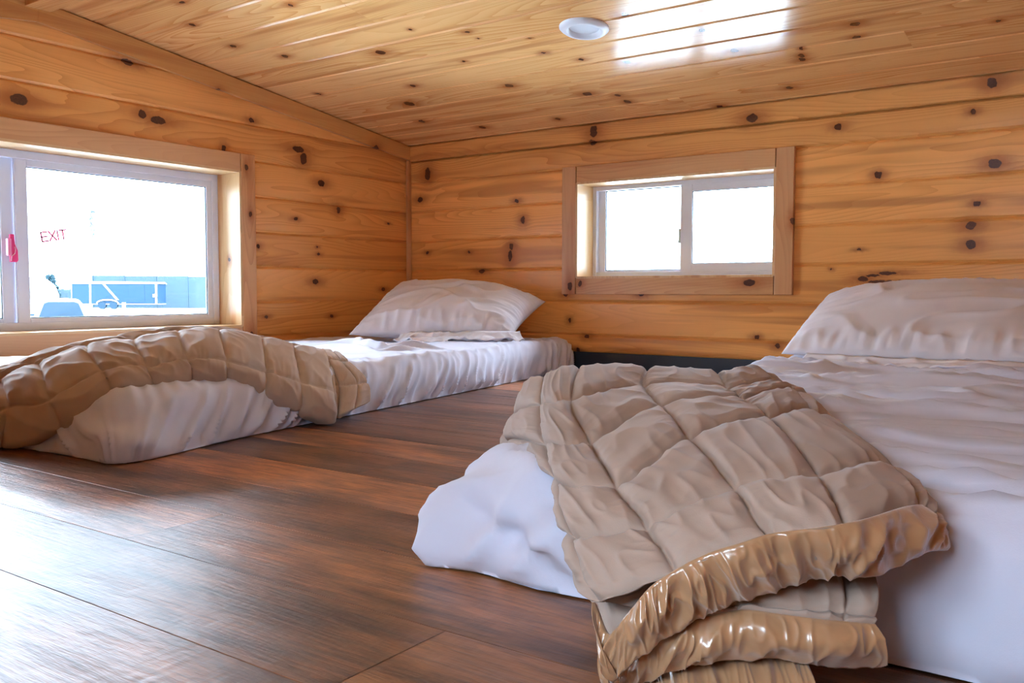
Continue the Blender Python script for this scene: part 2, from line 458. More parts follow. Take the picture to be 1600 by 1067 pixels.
# ceiling: boards run along x and climb to the ridge
LC = (1.408, -.809)
def ceiling_half(back):
    def f(a, c, d):
        y = -c if back else -DEEP+c
        z = ceil_z(y)
        return (a, y - (PITCH*d*(1 if back else -1))*.99, z - d*.99)
    mb = MB(f)
    js = [0.0] + [.019+.1342*k for k in range(0, 13)]
    js = [j for j in js if j < 1.62] + [1.67]
    butts = {3: (2.196,), 1: (1.405,), 9: (.86,), 5: (2.9,), 7: (2.1,), 11: (1.9,)}
    boards(mb, -.02, WIDE+.02, [], js, convex=.0004, groove=.0045, half=.0055, lengths=lambda k: butts.get(k, ()) if back else (1.0+.2*k,))
    mb.box(-.1, WIDE+.1, -.14, 1.67, -.06, -.009)
    return mb
b1 = ceiling_half(True); b2 = ceiling_half(False)
n = len(b1.v); b1.v += b2.v; b1.f += [[n+i for i in q] for q in b2.f]; b1.at += b2.at
tag(b1.build('ceiling', PINE_CEIL, attr=True, recalc=False), kind='structure')

# ridge board, rake trims, corner batten
mb = MB(); zr = ceil_z(RIDGE_Y)
mb.box(0, WIDE, -1.708, -1.632, zr-.030, zr-.006)
tag(mb.build('trim_2', PINE_CEIL, bevel=.002), kind='structure')
for nm, y0, y1 in (('trim_3', -1.6705, -.001), ('trim_4', -DEEP+.001, -1.6705)):
    mb = MB(m_left); W_ = .066
    mb.poly([(y0, ceil_z(y0)-W_), (y1, ceil_z(y1)-W_), (y1, ceil_z(y1)-.0035), (y0, ceil_z(y0)-.0035)], .0, .018)
    tag(mb.build(nm, TRIM_RAKE, bevel=.0015), kind='structure')
mb = MB(); mb.box(.0005, .019, -.019, -.0005, .10, .905)
tag(mb.build('trim_5', TRIM_VX, bevel=.003), kind='structure')

# floor of individual planks
mb = MB(lambda a, c, d: (a, c, d)); PW = .1515; y = -2.293+PW*16
butt = {-2.293: 1.71, -2.1415: 1.53}
k = 0
while y > -DEEP-.1:
    y0 = y-PW
    off = 1.71 if abs(y+2.293) < .01 else 1.53 if abs(y+2.1415) < .01 else rnd.rand()*1.22
    xs = [off-1.22*i for i in range(4, -5, -1)]
    for x0, x1 in zip(xs[:-1], xs[1:]):
        a0, a1 = max(x0, -.05), min(x1, WIDE+.05)
        if a1-a0 < .01 or y0 > .05: continue
        at = rnd.rand(); g = .0007; yt = min(y, .05)
        P = [(y0, -.0008), (y0+g, -.0001), (y0+2*g, 0), (yt-2*g, 0), (yt-g, -.0001), (yt, -.0008)]
        mb.strip(a0+g, a1-g, P, at)
        for s_ in ((a0, a0+g), (a1-g, a1)):
            mb.strip(s_[0], s_[1], [(y0, -.0005), (yt, -.0005)], at)
    y = y0
mb.box(-.13, WIDE+.13, -DEEP-.13, .13, -.12, -.002)
tag(mb.build('floor', FLOOR, attr=True, recalc=False), kind='structure')

# ------------------------------------------------------------------ windows
def casing(root, mp, hole, out, mat_v, mat_h, w=.066, full='v', sill=.0, th=.018, sides=(1, 1)):
    a0, a1, c0, c1 = hole
    e = .003
    if sides[0]:
        MB(mp).box(a0-w, a0-e, c0-w, c1+w, 0, th).build('casing', mat_v, root, bevel=.0018)
    if sides[1]:
        MB(mp).box(a1+e, a1+w, c0-w, c1+w, 0, th).build('casing', mat_v, root, bevel=.0018)
    MB(mp).box(a0, a1, c1+e, c1+w, 0, th-.001).build('casing', mat_h, root, bevel=.0018)
    MB(mp).box(a0, a1, c0-w-sill, c0-e, 0, th-.001).build('casing', mat_h, root, bevel=.0018)
def jamb(root, mp, hole, depth, mat):
    a0, a1, c0, c1 = hole; t = .009; mb = MB(mp)
    mb.box(a0-.006, a0+t-.004, c0, c1, -depth-.03, .0165); mb.box(a1-t+.004, a1+.006, c0, c1, -depth-.03, .0165)
    mb.box(a0, a1, c0-.006, c0+t-.004, -depth-.03, .0165); mb.box(a0, a1, c1-t+.004, c1+.006, -depth-.03, .0165)
    mb.build('jamb', mat, root, bevel=.001)

# window 1, left wall
w1 = empty('window_1', (0, -1.67, .182)); tag(w1, kind='structure')
casing(w1, m_left, HL, None, TRIM_V, TRIM_HY, sill=.012)
jamb(w1, m_left, HL, .112, JAMB)
F1 = (-2.39, -.947, .187, .750)
MB(m_left).frame(*F1, .026, -.150, -.112).build('window_frame', VINYL, w1, bevel=.002)
mb = MB(m_left); mb.frame(-1.690, -.968, .206, .732, (.038, .027, .0205, .030), -.128, -.116)
mb.build('sash', VINYL, w1, bevel=.002)
mb = MB(m_left); mb.frame(-2.372, -1.676, .206, .732, (.028, .052, .020, .024), -.150, -.131)
mb.build('sash', VINYL, w1, bevel=.002)
mb = MB(m_left); mb.frame(-1.653, -.9945, .226, .7025, .003, -.1275, -.121); mb.frame(-2.345, -1.727, .225, .709, .003, -.148, -.136)
mb.build('gasket', GASKET, w1)
MB(m_left).box(-1.654, -.993, .224, .704, -.1245, -.1225).build('pane', GLASS, w1)
MB(m_left).box(-2.346, -1.726, .224, .710, -.1425, -.1405).build('pane', GLASS, w1)
# pink latch on the meeting stile
mb = MB(m_left)
mb.poly([(-1.713, .402), (-1.693, .402), (-1.689, .408), (-1.690, .438), (-1.698, .458), (-1.700, .488), (-1.713, .488)], -.116, -.106)
mb.build('latch', PINK, w1, bevel=.002)
mb = MB(m_left); mb.box(-1.722, -1.711, .421, .474, -.116, -.100)
mb.build('latch_grip', plain('light_pink_plastic', (.85, .25, .45), .4), w1, bevel=.002)
mb = MB(m_left); mb.tube([(-1.700, .449, -.105), (-1.6985, .438, -.104), (-1.701, .428, -.104), (-1.710, .420, -.104), (-1.7115, .405, -.104)], .0012, 8)
mb.build('latch_spring', plain('pale_wire', (.85, .6, .65), .4), w1, smooth=True)
# EXIT decal on the pane, tilted as it is stuck
strokes = {'E': [((0, 0), (0, 1)), ((0, 1), (.62, 1)), ((0, .5), (.58, .5)), ((0, 0), (.66, 0))],
           'X': [((0, 0), (.74, 1)), ((.74, 0), (0, 1))], 'I': [((0, 0), (0, 1))], 'T': [((.36, 0), (.36, 1)), ((0, 1), (.74, 1))]}
adv = {'E': .86, 'X': .98, 'I': .24, 'T': .74}
mb = MB(m_left); hh = .0290; x = 0; ang = math.radians(9.5); O = (-1.606, .4700)
for ch in 'EXIT':
    for p, q in strokes[ch]:
        p = Vector(((x+p[0])*hh, p[1]*hh)); q = Vector(((x+q[0])*hh, q[1]*hh))
        d = (q-p).normalized()*.0022; nrm = Vector((-d.y, d.x))
        pts = [p-d+nrm, p-d-nrm, q+d-nrm, q+d+nrm]
        rot = [(O[0]+a.x*math.cos(ang)-a.y*math.sin(ang), O[1]+a.x*math.sin(ang)+a.y*math.cos(ang)) for a in pts]
        mb.poly(rot, -.1222, -.1216)
    x += adv[ch]
mb.build('exit_lettering', plain('pink_lettering', (.95, .09, .32), .5), w1)

# window 2, back wall (the front wall behind the camera has its twin)
def small_window(name, mp):
    w = empty(name, mp(1.305, .368, 0)); tag(w, kind='structure')
    casing(w, mp, HB, None, TRIM_VX, TRIM_HX)
    jamb(w, mp, HB, .105, JAMB)
    MB(mp).frame(.910, 1.700, .373, .738, .018, -.145, -.105).build('window_frame', VINYL, w, bevel=.0015)
    mb = MB(mp); mb.frame(1.297, 1.690, .380, .732, (.047, .030, .040, .038), -.122, -.108); mb.build('sash', VINYL, w, bevel=.0015)
    mb = MB(mp); mb.frame(.922, 1.312, .380, .732, (.036, .014, .018, .012), -.142, -.126); mb.build('sash', VINYL, w, bevel=.0015)
    mb = MB(mp); mb.frame(1.343, 1.661, .4195, .6945, .0025, -.119, -.112); mb.frame(.957, 1.299, .3975, .7205, .003, -.139, -.130)
    mb.build('gasket', GASKET, w)
    MB(mp).box(1.342, 1.662, .418, .696, -.1165, -.1145).build('pane', GLASS, w)
    MB(mp).box(.956, 1.300, .396, .722, -.1355, -.1335).build('pane', GLASS, w)
    mb = MB(mp); mb.box(1.287, 1.297, .500, .555, -.128, -.114); mb.box(1.284, 1.290, .500, .513, -.126, -.116)
    mb.build('latch', plain('grey_latch', (.45, .55, .52), .4), w, bevel=.001)
small_window('window_2', m_back)
w3 = empty('window_3', (2.45, -DEEP, .372)); tag(w3, kind='structure')
casing(w3, m_front, HF, None, TRIM_VX, TRIM_HX); jamb(w3, m_front, HF, .105, JAMB)
MB(m_front).frame(2.155, 2.745, .377, .737, .02, -.145, -.105).build('window_frame', VINYL, w3, bevel=.0015)
MB(m_front).frame(2.44, 2.73, .390, .725, .03, -.122, -.108).build('sash', VINYL, w3, bevel=.0015)
MB(m_front).box(2.17, 2.73, .390, .725, -.135, -.133).build('pane', GLASS, w3)

# ------------------------------------------------------------------ recessed ceiling light (off)
sl = math.atan(PITCH)
lt = empty('ceiling_light', (LC[0], LC[1], ceil_z(LC[1]))); tag(lt, 'round white recessed ceiling light, switched off, in the pine boards', 'light')
def lathe(prof, seg=64):
    v, f = [], []
    for i in range(seg):
        an = 2*math.pi*i/seg
        for r, h in prof:
            x, yy = r*math.cos(an), r*math.sin(an)
            v.append((x+LC[0], yy*math.cos(sl) - h*math.sin(sl)*-1 + LC[1], ceil_z(LC[1]) - PITCH*yy*math.cos(sl) - h))
    k = len(prof)
    for i in range(seg):
        for j in range(k-1):
            f.append([i*k+j, ((i+1) % seg)*k+j, ((i+1) % seg)*k+j+1, i*k+j+1])
    return v, f
v, f = lathe([(.0725, -.001), (.0725, .003), (.070, .0055), (.062, .0110), (.053, .0125), (.050, .0115), (.0450, .0035), (.043, .0015), (.043, .001)])
obj('trim_ring', v, f, LIGHTW, lt, smooth=True)
v, f = lathe([(.0440, .0012), (.03, .0016), (.0001, .0018)])
obj('lens', v, f, LENS, lt, smooth=True)
# ------------------------------------------------------------------ cloth
def cloth_mat(name, col, rough=.85, sheen=.15, bump=.25, weave=900.0, wr=.0):
    m = NT(name); co = m.obco()
    n1 = m.noise(co, 14.0, 3)
    c = m.mix(m.mrange(n1, .3, .7), rgb(*[x*.97 for x in col]), rgb(*col))
    m.L.new(c, m.bsdf.inputs['Base Color'])
    m.bsdf.inputs['Roughness'].default_value = rough
    m.bsdf.inputs['Sheen Weight'].default_value = sheen
    m.bsdf.inputs['Specular IOR Level'].default_value = .25
    h = m.math('MULTIPLY_ADD', m.noise(co, weave, 1), .25, m.math('MULTIPLY', m.noise(co, 60.0, 3, .6, .6), wr))
    m.L.new(m.bump(h, bump, .002), m.bsdf.inputs['Normal'])
    return m.mat
SHEET = cloth_mat('white_cotton_sheet', (.59, .60, .72), wr=.8, bump=.16)
SLIP = cloth_mat('white_pillowcase', (.72, .72, .80), wr=.6, bump=.12)
QUILT = cloth_mat('taupe_quilt_cotton', (.36, .26, .205), rough=.75, wr=.7, bump=.16, sheen=.1)
QUILT2 = cloth_mat('taupe_quilt_cotton_light', (.43, .32, .25), rough=.75, wr=.7, bump=.16, sheen=.1)
def satin_mat():
    m = NT('gold_satin'); co = m.obco()
    m.bsdf.inputs['Base Color'].default_value = (.38, .20, .095, 1)
    m.bsdf.inputs['Roughness'].default_value = .30
    m.bsdf.inputs['Metallic'].default_value = .0
    m.bsdf.inputs['Specular IOR Level'].default_value = 1.0
    m.bsdf.inputs['Sheen Weight'].default_value = .3
    m.L.new(m.bump(m.noise(co, 55.0, 2, .5, .4), .35, .003), m.bsdf.inputs['Normal'])
    return m.mat
SATIN = satin_mat()

def grid_normals(P):
    du = np.gradient(P, axis=0); dv = np.gradient(P, axis=1)
    n = np.cross(du, dv); l = np.linalg.norm(n, axis=2, keepdims=True)
    return n/np.maximum(l, 1e-9)
def grid_obj(name, P, mat, parent, under=None, wrap=False):
    """a sheet of cloth as a grid; under = lower surface, making a closed shell"""
    nu, nv = P.shape[:2]
    idx = np.arange(nu*nv).reshape(nu, nv)
    q = np.stack([idx[:-1, :-1], idx[1:, :-1], idx[1:, 1:], idx[:-1, 1:]], -1).reshape(-1, 4)
    V = P.reshape(-1, 3); F = [tuple(x) for x in q.tolist()]
    if under is not None:
        o = nu*nv; V = np.concatenate([V, under.reshape(-1, 3)])
        F += [tuple(x) for x in (q[:, ::-1]+o).tolist()]
        ring = list(idx[:, 0]) + list(idx[-1, 1:]) + list(idx[::-1, -1][1:]) + list(idx[0, ::-1][1:-1])
        for i in range(len(ring)):
            a, b = int(ring[i]), int(ring[(i+1) % len(ring)])
            F.append((b, a, a+o, b+o))
    return obj(name, V.tolist(), F, mat, parent, smooth=True)
def crom(P, n):
    """Catmull-Rom along axis 0"""
    P = np.asarray(P, float); k = len(P)
    t = np.linspace(0, k-1, n); i = np.minimum(t.astype(int), k-2); f = (t-i)[:, None, None]
    g = lambda j: P[np.clip(j, 0, k-1)]
    p0 = np.where((i-1 < 0)[:, None, None], 2*g(i)-g(i+1), g(i-1))
    p3 = np.where((i+2 > k-1)[:, None, None], 2*g(i+1)-g(i), g(i+2))
    p1, p2 = g(i), g(i+1)
    return .5*((2*p1) + (-p0+p2)*f + (2*p0-5*p1+4*p2-p3)*f*f + (-p0+3*p1-3*p2+p3)*f**3), t
def surf(L, nu, nv):
    A, u = crom(np.asarray(L, float), nu)
    B, v = crom(A.transpose(1, 0, 2), nv)
    return B.transpose(1, 0, 2), u, v

# -------- mattress under a fitted sheet
def mattress(name, label, group, corners, H, seed, folds, n=(150, 260), extra=None, flare=.0):
    hl, hr, fr, fl = [np.array(c, float) for c in corners]      # head-left, head-right, foot-right, foot-left (floor plan)
    r = .045; m = math.pi*r/2 + max(0, H-r) + .012
    w = np.linalg.norm(fr-fl); ln = np.linalg.norm(fl-hl)
    def axis(L, n):
        a = np.linspace(-m, L+m, n); return a
    a = axis(w, n[0]); b = axis(ln, n[1])
    A, B = np.meshgrid(a, b, indexing='ij')
    ac, bc = np.clip(A, r, w-r), np.clip(B, r, ln-r)
    sa, sb = A-ac, B-bc
    # let the flat part reach r inside the plan so that the side ends on the plan outline
    sa = np.sign(sa)*np.maximum(0, np.abs(sa)-0); sb = np.sign(sb)*np.maximum(0, np.abs(sb)-0)
    s = np.hypot(sa, sb); dx = sa/np.maximum(s, 1e-9); dy = sb/np.maximum(s, 1e-9)
    s = np.minimum(s, m+r*.2)
    q = math.pi*r/2
    out = np.where(s < q, r*np.sin(np.minimum(s, q)/r), r)
    drop = np.where(s < q, r*(1-np.cos(np.minimum(s, q)/r)), r+(s-q))
    drop = np.minimum(drop, H-.003)
    side = sstep(0, 1, drop/H)
    out = out + .012*np.sin(np.clip(drop/H, 0, 1)*math.pi) + flare*np.clip(drop/H, 0, 1)**2
    x, y = ac+dx*out, bc+dy*out
    U, Vv = x/w, y/ln
    P2 = (hl[None, None]*((1-U)*(1-Vv))[..., None] + hr*((U)*(1-Vv))[..., None] + fr*((U)*Vv)[..., None] + fl*((1-U)*Vv)[..., None])
    P = np.dstack([P2, H-drop])
    P[..., 2] += (1-side)*(.008*noise3(A*3, B*3, seed) )
    N = grid_normals(P); 
    if N[n[0]//2, n[1]//2, 2] < 0: N = -N
    D = folds(A, B, sa, sb, s, drop/H, w, ln, P)
    P = P + N*(D*(1-.85*sstep(.75, 1., drop/H)))[..., None]
    if extra is not None: P = extra(P, A, B, w, ln)
    # the hem of the sheet tucks under on the floor
    P[..., 2] *= (1-.995*sstep(m-.03, m-.008, s))
    P[..., 2] = np.maximum(P[..., 2], .002)
    root = empty(name, (float((hl+fr)[0]/2), float((hl+fr)[1]/2), 0)); tag(root, label, 'mattress', group)
    grid_obj('fitted_sheet', P, SHEET, root)
    return root, P

def folds_left(A, B, sa, sb, s, dr, w, ln, P):
    e = sstep(.0, .25, dr)
    # pulled diagonals on the long side facing the room
    ph = (B + .9*(w+.12-A))
    n1 = noise3(ph*15, (A+B)*1.6, 3.3)
    n2 = noise3(ph*21, (A+B)*3, 8.1)
    d = .022*ridge(n1, 2.4) + .006*ridge(n2, 2) - .006
    d = d*e*(.45+.9*sstep(.35, .95, dr)*(1-sstep(.9, 1.0, dr)*.5))*(1-.7*np.exp(-((A-w)/.13)**2-((B-ln)/.13)**2))
    d = d + .015*e*sstep(1.3, 1.7, B)*(ridge(noise3(ph*5.5, (A+B)*1.3, 12.7), 1.8)-.3)*(1-.6*np.exp(-((A-w)/.1)**2-((B-ln)/.1)**2))
    top = (1-e)
    edge = np.exp(-((A-w+.05)/.10)**2)
    d = d + top*(.0035*ridge(noise3(A*5+B*2, B*9, 2.2), 2) + edge*.006*ridge(noise3(ph*13, 1.0, 5.0), 2))
    return d
def extra_left(P, A, B, w, ln):
    # rucked ridges of loose sheet in front of the pillow
    for (cx, cy, an, L, wd, h) in ((.56, -.92, .3, .14, .016, .028), (.70, -.98, -.25, .13, .018, .030), (.80, -.88, .9, .10, .016, .028), (.62, -1.02, 0.1, .18, .016, .018), (.86, -1.0, .7, .07, .014, .020)):
        dx, dy = P[..., 0]-cx, P[..., 1]-cy
        u = dx*math.cos(an)+dy*math.sin(an); v = -dx*math.sin(an)+dy*math.cos(an) + .35*u*u/ L*math.copysign(1, an)
        P[..., 2] += np.where(P[..., 2] > .06, h*np.exp(-(u/L)**2*1.5-(v/wd)**2), 0)
    # foot corner: cloth spreads and bunches on the floor
    c = np.exp(-((A-w)/.20)**2-((B-ln)/.22)**2)
    low = 1-sstep(.0, .09, P[..., 2])
    spread = c*low*(.045+.03*noise3(A*6, B*6, 1.7))
    P[..., 0] += spread*.8; P[..., 1] -= spread*.6
    c2 = np.exp(-((P[..., 0]-1.22)/.06)**2-((P[..., 1]+2.17)/.06)**2)*low
    P[..., 2] += c2*(.014+.018*ridge(noise3(A*9, B*9, 4.4), 1))
    return P
bed1, PL = mattress('mattress', 'thin floor mattress in a white sheet along the left wall under the large window', None,
    ((.02, -.045), (.905, -.045), (1.225, -2.15), (.10, -2.30)),   .125, 2.0, folds_left, n=(200, 460), extra=extra_left, flare=.012)

def folds_right(A, B, sa, sb, s, dr, w, ln, P):
    e = sstep(.0, .3, dr)
    X, Y = P[..., 0], P[..., 1]
    ph = B*1.0 + .25*A
    d = e*(.020*ridge(noise3((A+B*.8)*7, (A-B)*2, 4.4), 2.2) + .003*ridge(noise3((A+B)*24, (A-B)*3, 1.1), 2)-.004)
    t = B-ln
    for a0, sl_, o, wd, amp, a1 in ((.05, .50, .010, .014, -.010, .30), (.05, .50, -.022, .022, .010, .30), (.16, .42, .050, .012, .010, .35), (.35, -.35, .06, .016, .012, .6), (.75, .25, .03, .020, .014, 1.1), (.70, .32, .07, .014, -.010, 1.1)):
        v_ = t-(A-a0)*sl_-o
        d = d + amp*np.exp(-(v_/wd)**2)*sstep(a0-.04, a0+.05, A)*(1-sstep(a1-.10, a1, A))*(1-sstep(.85, 1., dr))
    # long pulls across the bed below the pillow
    t1 = ridge(noise3(X*1.6+Y*.2, (Y+.16*X)*9, 6.6), 3)
    t2 = ridge(noise3(X*2.4, (Y-.10*X)*17, 9.2), 3)
    d = d + (1-e)*(.0220*t1 + .0100*t2 + .002*noise3(X*9, Y*14, 2.0))
    return d
def extra_right(P, A, B, w, ln):
    # foot corner nearest the camera lifts into a soft peak and the hem waves
    c = np.exp(-(A/.28)**2-((B-ln)/.30)**2)
    low = 1-sstep(.0, .10, P[..., 2])
    sp = c*low*(.020+.03*np.sin(A*30+B*9)*.5)
    P[..., 0] -= sp*.3; P[..., 1] -= sp*.6
    P[..., 2] *= 1-.22*np.exp(-(A/.16)**2-((B-ln)/.18)**2)
    dx, dy = P[..., 0]-2.26, P[..., 1]+2.31
    v = (dx*.62+dy*.78); u = (-dx*.78+dy*.62)
    P[..., 2] += .012*np.exp(-(v/.02)**2-(u/.16)**2)*(P[..., 2] > .03)
    # billow of loose sheet right of the comforter, over the foot
    dx, dy = P[..., 0]-2.80, P[..., 1]+2.28
    P[..., 2] += .018*np.exp(-(dx/.16)**2-(dy/.05)**2)*(P[..., 2] > .05)
    return P
bed2, PR = mattress('mattress', 'thin floor mattress in a rumpled white sheet in the right foreground', None,
    ((1.872, -.05), (2.98, -.05), (3.20, -2.27), (2.085, -2.285)), .123, 7.0, folds_right, n=(190, 300), extra=extra_right, flare=.008)

# -------- pillows
def pillow(name, label, BL, BR, TR, TL, T, seed, wr=.006, dents=(), bow=.10, n=90, sag=0.0):
    BL, BR, TR, TL = [np.array(q, float) for q in (BL, BR, TR, TL)]
    k = np.linspace(-1, 1, n); k = np.sign(k)*(1-(1-np.abs(k))**1.25)
    U, V = np.meshgrid(k, k, indexing='ij')
    a, b = (U+1)/2, (V+1)/2
    # edges bow inwards between the pointed corners
    a2 = .5+(a-.5)*(1-bow*(1-V**2)*np.abs(U)**3); b2 = .5+(b-.5)*(1-bow*(1-U**2)*np.abs(V)**3)
    base = BL*((1-a2)*(1-b2))[..., None] + BR*(a2*(1-b2))[..., None] + TR*(a2*b2)[..., None] + TL*((1-a2)*b2)[..., None]
    nn = np.cross(BR-BL, TL-BL); nn = nn/np.linalg.norm(nn)
    if nn[2] < 0: nn = -nn
    th = (np.maximum(0, 1-np.abs(U)**2.6)**.62)*(np.maximum(0, 1-np.abs(V)**2.6)**.62)
    ed = np.maximum(np.abs(U), np.abs(V))
    gx = sstep(.55, .95, np.abs(V))*(1-sstep(.97, 1, np.abs(V))); gy = sstep(.55, .95, np.abs(U))*(1-sstep(.97, 1, np.abs(U)))
    wrk = gx*ridge(noise3(a*14, b*2.2, seed), 1.6)*1.0 + gy*ridge(noise3(a*2.2, b*12, seed+4), 1.6)*.8
    wrk = wrk + .8*ridge(noise3(a*3+b*2, b*4-a*2, seed+7), 3)*(1-ed**4)
    dn = 0
    for (du, dv, an, L, wd, h) in dents:
        x = (U-du)*math.cos(an)+(V-dv)*math.sin(an); y = -(U-du)*math.sin(an)+(V-dv)*math.cos(an)
        dn = dn + h*np.exp(-(x/L)**2-(y/wd)**2)
    lump = .10*noise3(a*2.3, b*2.3, seed+2)
    top = base + nn*(T*th*(.62+lump) + wr*wrk*th**.4 + dn*th)[..., None]
    bot = base - nn*(T*th*.38)[..., None]
    root = empty(name, tuple(((BL+BR)/2).tolist())); tag(root, label, 'pillow')
    return root, top, bot, nn
def build_pillow(args, floor_z, hem=None, **kw):
    root, top, bot, nn = pillow(*args, **kw)
    for P in (top, bot):
        P[..., 1] = np.minimum(P[..., 1], -.012); P[..., 0] = np.maximum(P[..., 0], .022)
        P[..., 2] = np.maximum(P[..., 2], floor_z)
    grid_obj('pillowcase', top, SLIP, root, under=bot)
    return root
p1 = build_pillow(('pillow', 'plump white pillow leaning in the corner at the head of the left mattress',
    (.345, -.72, .150), (.86, -.40, .140), (.80, -.075, .272), (.13, -.22, .335), .170, 3.0), .126,
    dents=((.05, .25, .75, .35, .05, -.010), (.35, -.55, .1, .12, .10, .018), (-.25, -.5, 1.2, .18, .04, -.012), (.3, .1, 2.3, .25, .04, .010), (.1, .35, .75, .6, .035, .009), (-.1, -.45, 1.3, .22, .05, .010)), wr=.014, bow=.05)
p2 = build_pillow(('pillow', 'broad white pillow propped on the right mattress below the pine wall',
    (1.945, -.64, .142), (2.66, -.62, .142), (2.76, -.10, .325), (1.93, -.13, .307), .13, 9.0), .125,
    dents=((-.45, .2, .9, .5, .08, -.006),), wr=.014, bow=.0)
# open end of the pillowcase bunched in front of the left pillow, and the slip hem under the right one
def ruffle(name, pts, width, amp, fr, seed, mat, parent, n=160, m=10, up=.03):
    P0, t = crom(np.array(pts, float)[:, None, :], n)
    P0 = P0[:, 0, :]; tn = np.gradient(P0, axis=0); tn /= np.linalg.norm(tn, axis=1)[:, None]
    side = np.cross(tn, [0, 0, 1]); G = np.zeros((n, m, 3)); s = np.linspace(0, 1, n)
    for j in range(m):
        k = j/(m-1)
        z = amp*(ridge(noise3(s*fr, k*1.5, seed), 1.2))*(.3+.7*k)*np.sin(np.pi*np.clip(s, .02, .98))**.3
        G[:, j] = P0 + side*(width*(k-.25))[None] if np.ndim(width) else P0 + side*width*k
        G[:, j, 2] += z + up*(1-k)**2
    N = grid_normals(G)
    return grid_obj(name, G, mat, parent, under=G-np.array([0, 0, .004]))
ruffle('pillowcase_opening', [(.50, -.60, .130), (.60, -.57, .130), (.72, -.50, .132), (.83, -.44, .132), (.885, -.38, .135)], .070, .022, 10, 2.0, SLIP, p1)
ruffle('pillowcase_hem', [(2.02, -.66, .128), (2.20, -.69, .128), (2.40, -.71, .129), (2.60, -.70, .129), (2.72, -.68, .13)], .050, .012, 8, 5.0, SLIP, p2, up=.02)

# -------- quilted comforters
def quilt(P, u, v, nu_off, amp, seed, wr, wrap_dir=None, cu=1.0, cv=1.0, width=.08):
    U, Vv = np.meshgrid(u*cu, v*cv, indexing='ij')
    U = U + .05*noise3(U*1.3, Vv*1.3, seed); Vv = Vv + .05*noise3(U*1.3, Vv*1.3, seed+5)
    du = np.abs(U-np.round(U)); dv = np.abs(Vv-np.round(Vv))
    puff = (1-np.exp(-(du/width)**1.1))*(1-np.exp(-(dv/width)**1.1))
    d = amp*puff
    near = np.exp(-(np.minimum(du, dv)/.22)**2)
    d = d + wr*(1.1*ridge(noise3(U*1.2+Vv*.9, Vv*3.4-U*1.1, seed+1), 1.6) + .45*ridge(noise3(U*6, Vv*2.2, seed+2), 1.6)*near + .7*noise3(U*3, Vv*3, seed+3))
    d = d - nu_off - .0022*np.exp(-(np.minimum(du, dv)/.022)**2)
    N = grid_normals(P)
    return P, N, d
def shell(P, N, d, thick):
    top = P + N*d[..., None]
    edge = np.ones(P.shape[:2])
    nu, nv = P.shape[:2]
    i = np.minimum(np.arange(nu), nu-1-np.arange(nu))[:, None]/6.0
    j = np.minimum(np.arange(nv), nv-1-np.arange(nv))[None, :]/6.0
    r = np.sqrt(np.clip(np.minimum(i, j), 0, 1)*(2-np.clip(np.minimum(i, j), 0, 1)))
    bot = P - N*(thick*r+.001)[..., None]
    for Q in (top, bot): Q[..., 2] = np.maximum(Q[..., 2], .004)
    return top, bot
LB=[[(0.560,-2.244,0.008),(0.650,-2.234,0.038),(0.720,-2.214,0.048),(0.800,-2.248,0.035),(0.860,-2.274,0.016),(0.880,-2.284,0.006),(0.830,-2.274,0.006)],
 [(0.700,-2.229,0.084),(0.790,-2.219,0.114),(0.860,-2.199,0.124),(0.920,-2.215,0.113),(0.950,-2.224,0.081),(0.930,-2.228,0.013),(0.880,-2.218,0.008)],
 [(0.760,-2.181,0.115),(0.850,-2.171,0.149),(0.920,-2.151,0.159),(1.000,-2.181,0.143),(1.060,-2.198,0.105),(1.080,-2.192,0.061),(1.030,-2.182,0.056)],
 [(0.770,-2.089,0.115),(0.860,-2.079,0.178),(0.930,-2.059,0.188),(1.010,-2.096,0.182),(1.100,-2.118,0.154),(1.140,-2.126,0.126),(1.090,-2.116,0.121)],
 [(0.770,-1.975,0.115),(0.860,-1.965,0.191),(0.930,-1.945,0.201),(1.020,-1.997,0.190),(1.120,-2.037,0.158),(1.140,-2.039,0.130),(1.090,-2.029,0.125)],
 [(0.770,-1.869,0.115),(0.860,-1.859,0.202),(0.930,-1.839,0.212),(1.030,-1.896,0.199),(1.130,-1.950,0.165),(1.140,-1.950,0.132),(1.090,-1.940,0.127)],
 [(0.770,-1.756,0.115),(0.860,-1.746,0.202),(0.930,-1.726,0.212),(1.030,-1.793,0.200),(1.140,-1.865,0.160),(1.140,-1.863,0.115),(1.090,-1.853,0.110)],
 [(0.770,-1.632,0.115),(0.860,-1.622,0.181),(0.930,-1.602,0.191),(1.040,-1.681,0.171),(1.150,-1.764,0.126),(1.170,-1.785,0.092),(1.120,-1.775,0.087)],
 [(0.780,-1.537,0.115),(0.870,-1.527,0.156),(0.940,-1.507,0.166),(1.050,-1.596,0.151),(1.180,-1.692,0.103),(1.200,-1.705,0.051),(1.150,-1.695,0.046)],
 [(0.790,-1.435,0.105),(0.880,-1.425,0.135),(0.950,-1.405,0.145),(1.060,-1.487,0.128),(1.200,-1.602,0.076),(1.220,-1.618,0.012),(1.170,-1.608,0.007)]]

